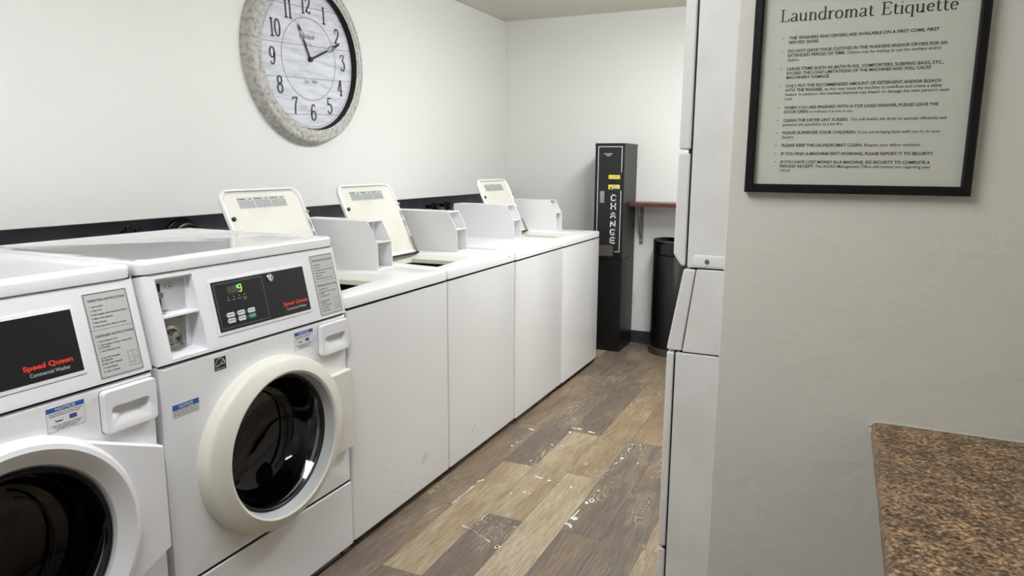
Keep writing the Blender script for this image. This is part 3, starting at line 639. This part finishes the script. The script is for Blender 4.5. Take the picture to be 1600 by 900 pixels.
# ---------------- wall clock ----------------
def pen(thick, thin): return lambda d: thin+(thick-thin)*abs(d.y)**1.2
def arc(cx, cy, rx, ry, a0, a1, n=14): return [(cx+rx*math.cos(math.radians(a0+(a1-a0)*i/n)), cy+ry*math.sin(math.radians(a0+(a1-a0)*i/n))) for i in range(n+1)]
DIG = {  # strokes in a box 1 high; (advance width, [polylines], [serif bars (x0,x1,y)], [dots])
 '0': (.62, [arc(.30, .5, .22, .46, 0, 360, 28)], [], []),
 '1': (.40, [[(.2, 1), (.2, 0)], [(.2, .98), (.12, .93), (.06, .92)]], [(.04, .36, .025)], []),
 '2': (.60, [arc(.28, .76, .2, .2, 165, -30, 14)+[(.40, .5), (.2, .3), (.09, .1)], [(.09, .1), (.2, .16), (.34, .05), (.45, .06), (.5, .18)]], [], [(.11, .74, .055)]),
 '3': (.58, [[(.08, .82), (.08, .96), (.48, .96), (.26, .62)]+arc(.26, .32, .23, .29, 85, -150, 16)], [], [(.08, .18, .05)]),
 '4': (.60, [[(.38, .98), (.06, .32), (.56, .32)], [(.38, .98), (.38, 0)]], [(.24, .52, .025)], []),
 '5': (.58, [[(.48, .96), (.12, .96), (.10, .56)]+arc(.27, .32, .23, .29, 120, -150, 16)], [], [(.08, .2, .05)]),
 '6': (.60, [[(.47, .86), (.36, .97), (.2, .9), (.09, .6), (.08, .35)], arc(.30, .30, .21, .27, 0, 360, 24)], [], [(.46, .84, .045)]),
 '7': (.58, [[(.06, .80), (.08, .96), (.2, .88), (.36, .96), (.5, .97), (.34, .6), (.27, .3), (.26, 0)]], [(.18, .34, .02)], []),
 '8': (.60, [arc(.30, .74, .18, .22, 0, 360, 22), arc(.30, .27, .22, .25, 0, 360, 22)], [], []),
 '9': (.60, [arc(.30, .68, .21, .28, 0, 360, 24), [(.51, .66), (.50, .35), (.38, .06), (.22, .03), (.12, .14)]], [], [(.13, .16, .045)]),
}
def glyphs(b, s, x, y, h, c, table, thick, thin, gap=0.0, sx=1.0):
    for ch in s:
        if ch == ' ': x += .35*h*sx; continue
        adv, st, sf, dots = table[ch]
        for p in st: b.path([(x+px_*h*sx, y+py_*h) for px_, py_ in p], lambda d: h*pen(thick, thin)(d), c)
        for x0, x1, yy in sf: b.quad(x+x0*h*sx, x+x1*h*sx, y+yy*h-h*thin*.55, y+yy*h+h*thin*.55, c+.00003)
        for dx, dy, r in dots: b.loft([[(x+dx*h*sx+r*h*math.cos(k*PI/5), y+dy*h+r*h*math.sin(k*PI/5), c+.00005) for k in range(10)]], False, True)
        x += (adv+gap)*h*sx
    return x
def build_clock():
    cy, cz, R = .345, 1.817, .405
    t = thing('wall_clock', (XL, cy, cz), 'large round wall clock with distressed white rim on the left wall', 'clock')
    F = FX(XL, cy, cz)
    MB(F).lathe(0, 0, [(.36, .0005), (R+.008, .0005), (R+.008, .008), (R, .022), (R-.006, .044), (R-.014, .052), (R-.022, .054), (R-.026, .050), (R-.032, .050), (R-.040, .056), (R-.052, .057), (R-.056, .053), (R-.062, .055), (R-.066, .052)], 128).build('rim', M['rim'], t)
    MB(F).lathe(0, 0, [(R-.066, .052), (R-.069, .020)], 96).build('inner_wall', M['seam'], t)
    A3 = math.radians(3.0)
    G = Frame(F(0, 0, 0), F.r*math.cos(A3)+F.u*math.sin(A3), -F.r*math.sin(A3)+F.u*math.cos(A3))
    fc = MB(G).disc(0.008, -.002, .338, .0005, .020, 96).build('face', M['clockface'], t)
    ox, oz = .010, -.003
    b = MB(G)
    for z in (.235, .060, -.092, -.262):
        hw = math.sqrt(.334**2-z*z); b.quad(ox-hw, ox+hw, z-.0011, z+.0011, .0206)
    b.build('board_joints', M['inkg'], fc, smooth=False)
    b = MB(G); b.path([(ox+.192*math.cos(k*PI/60), oz+.192*math.sin(k*PI/60)) for k in range(120)], .0022, .0208, True)
    b.path([(ox*.8+.329*math.cos(k*PI/60), oz+.329*math.sin(k*PI/60)) for k in range(120)], .0035, .0208, True)
    b.path([(ox*.8+.318*math.cos(k*PI/60), oz+.318*math.sin(k*PI/60)) for k in range(120)], .0012, .0208, True)
    b.build('printed_rings', M['clockink'], fc, smooth=False)
    for n in range(1, 13):
        a = math.radians(90-30*n); s = str(n); h = .080; sx = .88
        wd = sum(DIG[c][0] for c in s)*h*sx; px, pz = ox+.252*math.cos(a), oz+.249*math.sin(a)
        q = MB(G); glyphs(q, s, px-wd/2, pz-h/2, h, .021, DIG, .135, .08, sx=sx); q.build('numeral', M['clockink'], fc, smooth=False)
    MB(G).text('Holdauf', ox-.005, .092, .024, .104, .021, .01, 'c').text('& Co.', ox+.004, .062, .015, .050, .021, .01, 'c').text('Est. 1864', ox, -.114, .016, .088, .021, .01, 'c').build('printed_name', M['inkg'], fc, smooth=False)
    def hand(dy, dz, name, c):
        d = Vector((dy, dz)); ln = d.length; d.normalize(); n = Vector((-d.y, d.x)); at = lambda s_, w_: (ox+d.x*s_*ln+n.x*w_, oz+d.y*s_*ln+n.y*w_)
        q = MB(G); q.prism([at(0, .005), at(0, -.005), at(.54, -.005), at(.60, 0), at(.54, .005)], c, c+.0015)
        for P in ([at(.58, 0), at(.66, .013), at(.80, .007), at(1, 0)], [at(.58, 0), at(.66, -.013), at(.80, -.007), at(1, 0)]): q.path(P, .004, c+.001)
        q.path([at(.80, .0), at(1, 0)], .006, c+.001)
        q.build(name, M['ink'], t, smooth=False)
    hand(-.070, .158, 'hour_hand', .026); hand(.222, .088, 'minute_hand', .029)
    MB(G).disc(ox, oz, .012, .020, .033, 20).build('hub', M['ink'], t)
build_clock()

# ---------------- change machine ----------------
def change_machine():
    y0, x0, x1, z1 = 2.290, -.134, .076, 1.463
    t = thing('change_machine', (-.03, 2.45, 0), 'tall narrow black change machine standing in the corner past the washers', 'change machine')
    MB().box(x0, x1, y0+.006, 2.612, 0, .664).build('base_cabinet', M['cm_body'], t, bevel=.003)
    MB().box(x0, x1, y0, 2.612, .668, z1).build('upper_cabinet', M['cm_side'], t, bevel=.003)
    MB().box(x0-.002, x1+.002, y0-.002, 2.612, z1-.018, z1+.001).build('top_cap', M['cm_side'], t, bevel=.002)
    MB().box(x0+.003, x1-.003, y0+.003, 2.60, .663, .669).build('joint', M['seam'], t)
    F = FY(y0)
    MB(F).box(x0+.001, x1-.001, .672, z1-.002, 0, .003).build('front_door', M['cm_body'], t, bevel=.001)
    fp = MB(F).box(x0+.022, .060, .716, 1.446, .003, .005).build('front_panel', M['cm_face'], t)
    e = .0056; b = MB(F); wd = .0045
    b.quad(-.112, .060, 1.438, 1.438+wd, e); b.quad(-.112, -.112+wd, .80, 1.438, e); b.quad(.060-wd, .060, 1.268, 1.438, e); b.quad(.055, .0595, .722, 1.142, e); b.quad(.022, .0595, .718, .7225, e)
    b.build('border_line', M['letter'], fp, smooth=False)
    BOLD = {'C': [[(1, .86), (1, 1), (0, 1), (0, 0), (1, 0), (1, .14)]], 'H': [[(0, 0), (0, 1)], [(1, 0), (1, 1)], [(0, .5), (1, .5)]], 'A': [[(0, 0), (0, .55), (.5, 1.02), (1, .55), (1, 0)], [(0, .32), (1, .32)]],
            'N': [[(0, 0), (0, 1)], [(0, 1), (1, 0)], [(1, 0), (1, 1)]], 'G': [[(1, .90), (1, 1), (0, 1), (0, 0), (1, 0), (1, .38), (.62, .38)]], 'E': [[(1, 1), (0, 1), (0, 0), (1, 0)], [(0, .5), (.85, .5)]]}
    for ch, zc in zip('CHANGE', (1.094, 1.036, .975, .914, .856, .799)):
        q = MB(F); h, w_ = .037, .030
        for st in BOLD[ch]:
            P = [Vector((.006-w_/2+a*w_, zc-h/2+c*h)) for a, c in st]
            for p, r in zip(P, P[1:]):
                d = (r-p).normalized()*.0045; q.path([p-d, r+d], .0088, e)
        q.build('letter', M['letter'], fp, smooth=False)
    y1_ = MB(F).box(-.033, .048, 1.222, 1.249, .005, .0056).build('yellow_label', M['yellow'], fp)
    MB(F).text('$1 and $5 BILLS', -.028, 1.232, .009, .07, .006, .03).build('label_text', M['inkg'], y1_, smooth=False)
    y2_ = MB(F).box(-.033, .048, 1.151, 1.183, .005, .0056).build('yellow_label', M['yellow'], fp)
    MB(F).quad(-.006, .026, 1.155, 1.180, .0062).build('label_picture', M['sticker'], y2_, smooth=False)
    MB(F).prism([(-.022, 1.155), (-.008, 1.155), (-.015, 1.176)], .0056, .0062).quad(.0, .046, 1.152, 1.157, .0066).build('label_mark', M['ink'], y2_, smooth=False)
    MB(F).box(-.034, .049, 1.190, 1.214, .005, .010).build('bill_slot', M['black'], fp, bevel=.002)
    MB(F).box(-.091, -.060, 1.058, 1.138, .005, .010).build('lock_plate', M['bracket'], fp, bevel=.001)
    MB(F).disc(-.075, 1.092, .010, .010, .018, 20).build('lock', M['chrome'], fp)
    MB(F).lathe(-.087, 1.387, [(.009, .0062), (.006, .0062)], 20).build('logo_ring', M['shelf'], fp)
    MB(F).text('COIN BILL CHANGER', -.070, 1.389, .007, .058, e, .03).text('SERIES', -.052, 1.378, .006, .028, e, .03).build('small_text', M['letter'], fp, smooth=False)
    tr = MB(F).box(-.098, .012, .700, .762, .003, .012).build('coin_tray', M['tray'], t, bevel=.002)
    MB(F).box(-.098, .012, .688, .700, .003, .028).build('tray_lip', M['tray'], tr, bevel=.002)
    MB(F).quad(-.110, -.085, .800, .806, e).build('part_mark', M['inkg'], fp, smooth=False)
change_machine()

# ---------------- shelf on the back wall ----------------
t = thing('wall_shelf', (.9, YF, 1.03), 'dark red-brown shelf board fixed to the back wall right of the change machine', 'shelf')
MB().box(.084, 1.85, 2.385, 2.612, 1.033, 1.058).build('board', M['shelf'], t, bevel=.002)
def bracket(x):
    q = MB(FY(YF-.002)); q.box(x-.014, x+.014, .745, 1.031, -.0, .004)
    q.box(x-.014, x+.014, 1.027, 1.032, 0, .17)
    q.at(Frame((x, 0, 0), (0, 1, 0), (0, 0, 1))).prism([(2.612, .785), (2.612, .805), (2.475, 1.028), (2.462, 1.028)], -.010, .010)
    o = q.build('bracket', M['bracket'], t, bevel=.001); part(o, 'grey steel bracket under the board')
    MB(FY(YF-.006)).disc(x, .757, .004, 0, .002, 10).disc(x, 1.0, .004, 0, .002, 10).build('screw', M['seam'], o)
bracket(.125); bracket(1.0)

# ---------------- trash can ----------------
def trash():
    cx, cy, R = .432, 2.485, .178
    t = thing('trash_can', (cx, cy, 0), 'black half-round trash can with steel base band under the shelf', 'trash can')
    T = FZ(0)
    def hr(r, z):
        lim = math.acos(min(1, (2.606-cy)/r)) ; a0 = PI/2+lim; a1 = PI/2-lim+2*PI; n = 40
        return [(cx+r*math.cos(a0+(a1-a0)*k/n), cy+r*math.sin(a0+(a1-a0)*k/n), z) for k in range(n+1)]
    MB(T).loft([hr(R+.008, 0), hr(R+.008, .045), hr(R+.002, .050)]).build('base_band', M['canband'], t)
    MB(T).loft([hr(R, .048), hr(R, .700), hr(R-.003, .704)]).build('body', M['can'], t)
    MB(T).loft([hr(R-.003, .704), hr(R+.001, .708), hr(R+.001, .800), hr(R-.006, .806), hr(R-.012, .800), hr(R-.03, .780)]).build('lid', M['can'], t)
    MB(T).loft([hr(R+.002, .799), hr(R+.0, .8075), hr(R-.008, .8075)], False, False).build('lid_trim', M['canband'], t)
    MB(FY(cy-R+.004)).box(cx-.09, cx+.09, .715, .785, -.02, .004).build('push_door', M['black'], t, bevel=.003)
trash()
# outlet
t = thing('wall_outlet', (.068, YF, .34), 'cream wall outlet low on the back wall beside the change machine', 'outlet')
MB(FY(YF)).box(.030, .097, .290, .392, .0005, .006).build('cover_plate', M['outlet'], t, bevel=.002)
for z in (.322, .360):
    q = MB(FY(YF-.006)).rrect(.046, .082, z-.014, z+.014, .012, 0, .001).build('socket', M['white_pl'], t)
    MB(FY(YF-.007)).box(.056, .059, z-.003, z+.008, 0, .0005).box(.069, .072, z-.003, z+.008, 0, .0005).build('slots', M['seam'], q, smooth=False)

# ---------------- stacked washer and dryer behind the partition ----------------
def stack():
    y0, y1 = -.545, .138; K = Frame((0, 0, 0), (1, 0, 0), (0, 0, 1))
    t = thing('stacked_washer_dryer', (1.40, (y0+y1)/2, 0), 'tall white stacked washer and dryer seen from its side, tucked behind the partition wall', 'washer dryer')
    P = lambda poly, a=y0, b=y1: MB(K).prism(poly, -b, -a)
    P([(1.071, 1.047), (1.77, 1.047), (1.77, 1.98), (1.071, 1.98)]).build('dryer_body', M['side'], t, bevel=.004)
    P([(1.035, 1.362), (1.0665, 1.362), (1.0665, 1.98), (1.037, 1.98)]).build('dryer_upper_panel', M['side'], t, bevel=.006, seg=3)
    P([(1.0345, 1.352), (1.0665, 1.352), (1.0665, 1.050), (1.055, 1.050), (1.0325, 1.082)]).build('dryer_door_panel', M['side'], t, bevel=.006, seg=3)
    P([(1.060, 1.05), (1.076, 1.05), (1.076, 1.97), (1.060, 1.97)], y0+.006, y1-.006).build('panel_seam', M['seam'], t)
    # recessed plate with screw low on the dryer side
    F = FY(y0)
    sp = MB(F).loft([L3(rr(1.085, 1.26, 1.052, 1.083, .010), 0), L3(rr(1.087, 1.26, 1.053, 1.081, .010), .0015)], False, True).build('corner_plate', M['side'], t)
    MB(F).lathe(1.124, 1.0655, [(.0065, .0015), (.006, .004), (.0005, .0045)], 16, False, True).build('screw', M['steel'], sp)
    # sloped control console
    P([(1.0625, 1.042), (1.095, 1.042), (1.067, .812), (1.026, .812), (1.0262, .822)]).build('control_console', M['side'], t, bevel=.005, seg=3)
    P([(1.097, 1.043), (1.77, 1.043), (1.77, .810), (1.069, .810)]).build('console_body', M['side'], t, bevel=.003)
    P([(1.085, 1.035), (1.11, 1.035), (1.08, .82), (1.058, .82)], y0+.004, y1-.004).box(1.08, 1.76, 1.03, 1.05, -y1+.01, -y0-.01).build('console_seam', M['seam'], t)
    P([(1.0515, .03), (1.77, .03), (1.77, .806), (1.0515, .806)]).build('washer_body', M['side'], t, bevel=.003)
    P([(1.026, .217), (1.0475, .217), (1.0475, .806), (1.026, .806)]).build('washer_front_panel', M['side'], t, bevel=.006, seg=3)
    P([(1.026, .03), (1.0475, .03), (1.0475, .209), (1.026, .209)]).build('kick_panel', M['side'], t, bevel=.006, seg=3)
    P([(1.040, .035), (1.056, .035), (1.056, .80), (1.040, .80)], y0+.004, y1-.004).box(1.06, 1.75, .80, .815, -y1+.01, -y0-.01).build('washer_seam', M['seam'], t)
    for xx in (1.10, 1.70):
        for yy in (y0+.06, y1-.06): MB(FZ(0)).lathe(xx, yy, [(.02, 0), (.02, .012), (.010, .014), (.010, .031)], 14, True, True).build('foot', M['gasket'], t)
    # doors on the aisle side
    G = Frame((1.026, 0, 0), (0, -1, 0), (0, 0, 1)); cyy = -(y0+y1)/2
    d = MB(G).lathe(cyy, .525, [(.25, 0), (.245, .009), (.225, .012), (.205, .011), (.20, .004)], 64).build('washer_door', M['white_pl'], t)
    MB(G).lathe(cyy, .525, [(.20, .004), (.15, .008), (.0005, .010)], 48, False, True).build('door_window', M['blackgl'], d)
    G2 = Frame((1.036, 0, 0), (0, -1, 0), (0, 0, 1))
    d = MB(G2).loft([L3(rr(cyy-.25, cyy+.25, 1.42, 1.90, .05), 0), L3(rr(cyy-.25, cyy+.25, 1.42, 1.90, .05), .012), L3(rr(cyy-.24, cyy+.24, 1.43, 1.89, .05), .016)], False, True).build('dryer_door', M['white_pl'], t)
    MB(G2).box(cyy+.20, cyy+.225, 1.60, 1.72, .016, .024).build('door_pull', M['greypl'], d, bevel=.003)
    G3 = Frame((1.0265, 0, .815), (0, -1, 0), (.036, 0, .22))
    MB(G3).rrect(cyy-.2, cyy+.15, .06, .18, .003, 0, .003).build('display_panel', M['blackgl'], t)
stack()

# ---------------- framed sign on the partition ----------------
LET = {
 'L': (.62, [[(.16, 0), (.16, 1)], [(.16, .02), (.50, .02), (.56, .22)]], [(.02, .30, .98), (.02, .3, .02)], []),
 'E': (.62, [[(.16, 0), (.16, 1)], [(.16, .02), (.50, .02), (.56, .22)], [(.16, .98), (.50, .98), (.53, .80)], [(.16, .52), (.40, .52)]], [(.02, .2, .98), (.02, .2, .02), (.39, .42, .58), (.39, .42, .46)], []),
 'a': (.48, [[(.09, .52)]+arc(.22, .50, .13, .15, 160, 0, 10)+[(.35, .08), (.40, .02), (.46, .05)], [(.35, .36), (.2, .30)]+arc(.18, .15, .12, .14, 100, 300, 12)+[(.35, .12)]], [], []),
 'u': (.56, [[(.12, .62), (.12, .2)]+arc(.25, .17, .13, .16, 180, 300, 8)+[(.40, .14)], [(.42, .64), (.42, 0)]], [(.03, .13, .63), (.33, .43, .63), (.41, .52, .015)], []),
 'n': (.56, [[(.13, .64), (.13, 0)], [(.13, .48), (.22, .60), (.32, .63), (.40, .55), (.42, .42), (.42, 0)]], [(.03, .13, .62), (.03, .23, .015), (.32, .52, .015)], []),
 'd': (.55, [arc(.24, .31, .17, .31, 60, 360-40, 22), [(.42, 1.02), (.42, 0)]], [(.31, .42, 1.0), (.41, .52, .015)], []),
 'r': (.40, [[(.13, .64), (.13, 0)], [(.13, .42), (.2, .57), (.28, .62), (.36, .60)]], [(.03, .13, .62), (.03, .26, .015)], [(.35, .575, .04)]),
 'o': (.54, [arc(.26, .31, .19, .31, 0, 360, 26)], [], []),
 'm': (.84, [[(.13, .64), (.13, 0)], [(.13, .48), (.22, .60), (.30, .63), (.38, .55), (.40, .42), (.40, 0)], [(.40, .48), (.49, .60), (.58, .63), (.66, .55), (.68, .42), (.68, 0)]], [(.03, .13, .62), (.03, .23, .015), (.31, .49, .015), (.59, .78, .015)], []),
 't': (.36, [[(.15, .80), (.15, .14), (.2, .02), (.27, .02), (.34, .08)]], [(.03, .32, .61)], []),
 'i': (.28, [[(.14, .64), (.14, 0)]], [(.04, .14, .62), (.04, .24, .015)], [(.14, .88, .055)]),
 'q': (.55, [arc(.24, .31, .17, .31, 60, 300, 22), [(.42, .64), (.42, -.28)]], [(.33, .51, -.27)], []),
 'e': (.48, [[(.10, .34), (.40, .36)]+arc(.25, .33, .16, .29, 10, 320, 22)], [], []),
}
TXT = [('B','THE WASHERS AND DRYERS ARE AVAILABLE ON A FIRST COME, FIRST',1.597,1.603),('B','SERVED BASIS.',1.366,1.5935),
('B','DO NOT LEAVE YOUR CLOTHES IN THE WASHERS AND/OR DRYERS FOR AN',1.614,1.5745),('B','EXTENDED PERIOD OF TIME.',1.421,1.565),('R','Others may be waiting to use the washers and/or',(1.425,1.605),1.565),('R','dryers.',1.327,1.5555),
('B','LARGE ITEMS SUCH AS BATH RUGS, COMFORTERS, SLEEPING BAGS, ETC.,',1.612,1.5355),('B','EXCEED THE LOAD LIMITATIONS OF THE MACHINES AND WILL CAUSE',1.589,1.526),('B','MACHINERY DAMAGE.',1.393,1.5165),
('B','ONLY PUT THE RECOMMENDED AMOUNT OF DETERGENT AND/OR BLEACH',1.610,1.498),('B','INTO THE WASHER,',1.381,1.4885),('R','as this may cause the machine to overflow and create a safety',(1.385,1.613),1.4885),
('R',"hazard. In addition, the residual chemical may bleach or damage the next person's wash",1.627,1.479),('R','load.',1.319,1.4695),
('B','WHEN YOU ARE FINISHED WITH A TOP LOAD WASHER, PLEASE LEAVE THE',1.610,1.4495),('B','DOOR OPEN',1.353,1.44),('R','to indicate it is not in use.',(1.3565,1.446),1.44),
('B','CLEAN THE DRYER LINT SCREEN.',1.438,1.421),('R','This will enable the dryer to operate efficiently and',(1.442,1.627),1.421),('R','prevents the possibility of a lint fire.',1.428,1.4115),
('B','PLEASE SUPERVISE YOUR CHILDREN,',1.456,1.393),('R','if you are bringing them with you to do your',(1.460,1.619),1.393),('R','laundry.',1.328,1.3835),
('B','PLEASE KEEP THE LAUNDROMAT CLEAN.',1.471,1.3645),('R','Respect your fellow residents.',(1.475,1.585),1.3645),
('B',"IF YOU FIND A MACHINE ISN'T WORKING, PLEASE REPORT IT TO SECURITY.",1.611,1.3455),
('B','IF YOU HAVE LOST MONEY IN A MACHINE, SEE SECURITY TO COMPLETE A',1.606,1.3265),('B','REFUND RECEIPT.',1.375,1.317),('R','The AOAO Management Office will contact you regarding your',(1.378,1.608),1.317),('R','refund.',1.325,1.3075)]
def sign():
    a0, a1, b0, b1 = 1.226, 1.686, 1.259, 1.86; F = FY(YS)
    t = thing('framed_sign', ((a0+a1)/2, YS, b0), 'black framed sign of laundromat rules hanging on the grey partition wall', 'sign')
    f = MB(F); w_ = .0195
    R4 = lambda d: [(a0+d, b0+d), (a1-d, b0+d), (a1-d, b1-d), (a0+d, b1-d)]
    f.loft([L3(R4(0), .001), L3(R4(0), .022), L3(R4(.003), .025), L3(R4(w_-.004), .025), L3(R4(w_), .021), L3(R4(w_), .008)], False, False)
    f.build('frame', M['frame'], t, smooth=False)
    pp = MB(F).box(a0+.01, a1-.01, b0+.01, b1-.01, .002, .009).build('paper', M['paper'], t, smooth=False)
    MB(F).quad(a0+.018, a1-.018, b0+.018, b1-.018, .0125).build('glass', M['glass'], t, smooth=False)
    c = .0094; q = MB(F)
    for k, s, x1_, z in TXT:
        x0_ = 1.302
        if isinstance(x1_, tuple): x0_, x1_ = x1_
        q.text(s, x0_, z, .0066, x1_-x0_, c, .022 if k == 'B' else .006)
    for z in (1.603, 1.5745, 1.5355, 1.498, 1.4495, 1.421, 1.393, 1.3645, 1.3455, 1.3265): q.disc(1.2895, z+.0033, .0013, .009, c, 10)
    q.build('rules_text', M['ink'], pp, smooth=False)
    q = MB(F); h = .0265; s = 'Laundromat Etiquette'
    wd = sum((LET[ch][0] if ch != ' ' else .35) for ch in s)*h; glyphs(q, s, 1.280, 1.642, h, c, LET, .135, .05, sx=.348/wd)
    q.build('title_text', M['ink'], pp, smooth=False)
sign()

# ---------------- counter ----------------
t = thing('countertop', (1.95, -1.6, .70), 'brown speckled granite-look countertop projecting from the grey partition wall', 'countertop')
K = Frame((0, 0, 0), (0, 1, 0), (0, 0, 1))     # a=y b=z c=x
prof = []
xa, zt, zb_ = 1.545, .727, .690
P = [(XR-.001, zb_), (xa+.004, zb_), (xa, zb_+.004)] + [(xa+.012-.012*math.cos(math.radians(k)), zt-.012+.012*math.sin(math.radians(k))) for k in range(0, 91, 15)] + [(XR-.001, zt)]
MB(Frame((0, 0, 0), (1, 0, 0), (0, 0, 1))).prism(P, .6745, 3.2).build('slab', M['granite'], t)
cp = [(xa-.003, zb_+.01), (xa-.003, zt-.010)] + [(xa+.012-.016*math.cos(math.radians(k)), zt-.012+.016*math.sin(math.radians(k))) for k in range(0, 91, 15)]
MB(FY(YS)).path([(a, b) for a, b in cp]+[(XR-.002, zt+.003)], .006, .0015).build('caulk_line', M['caulk'], t)
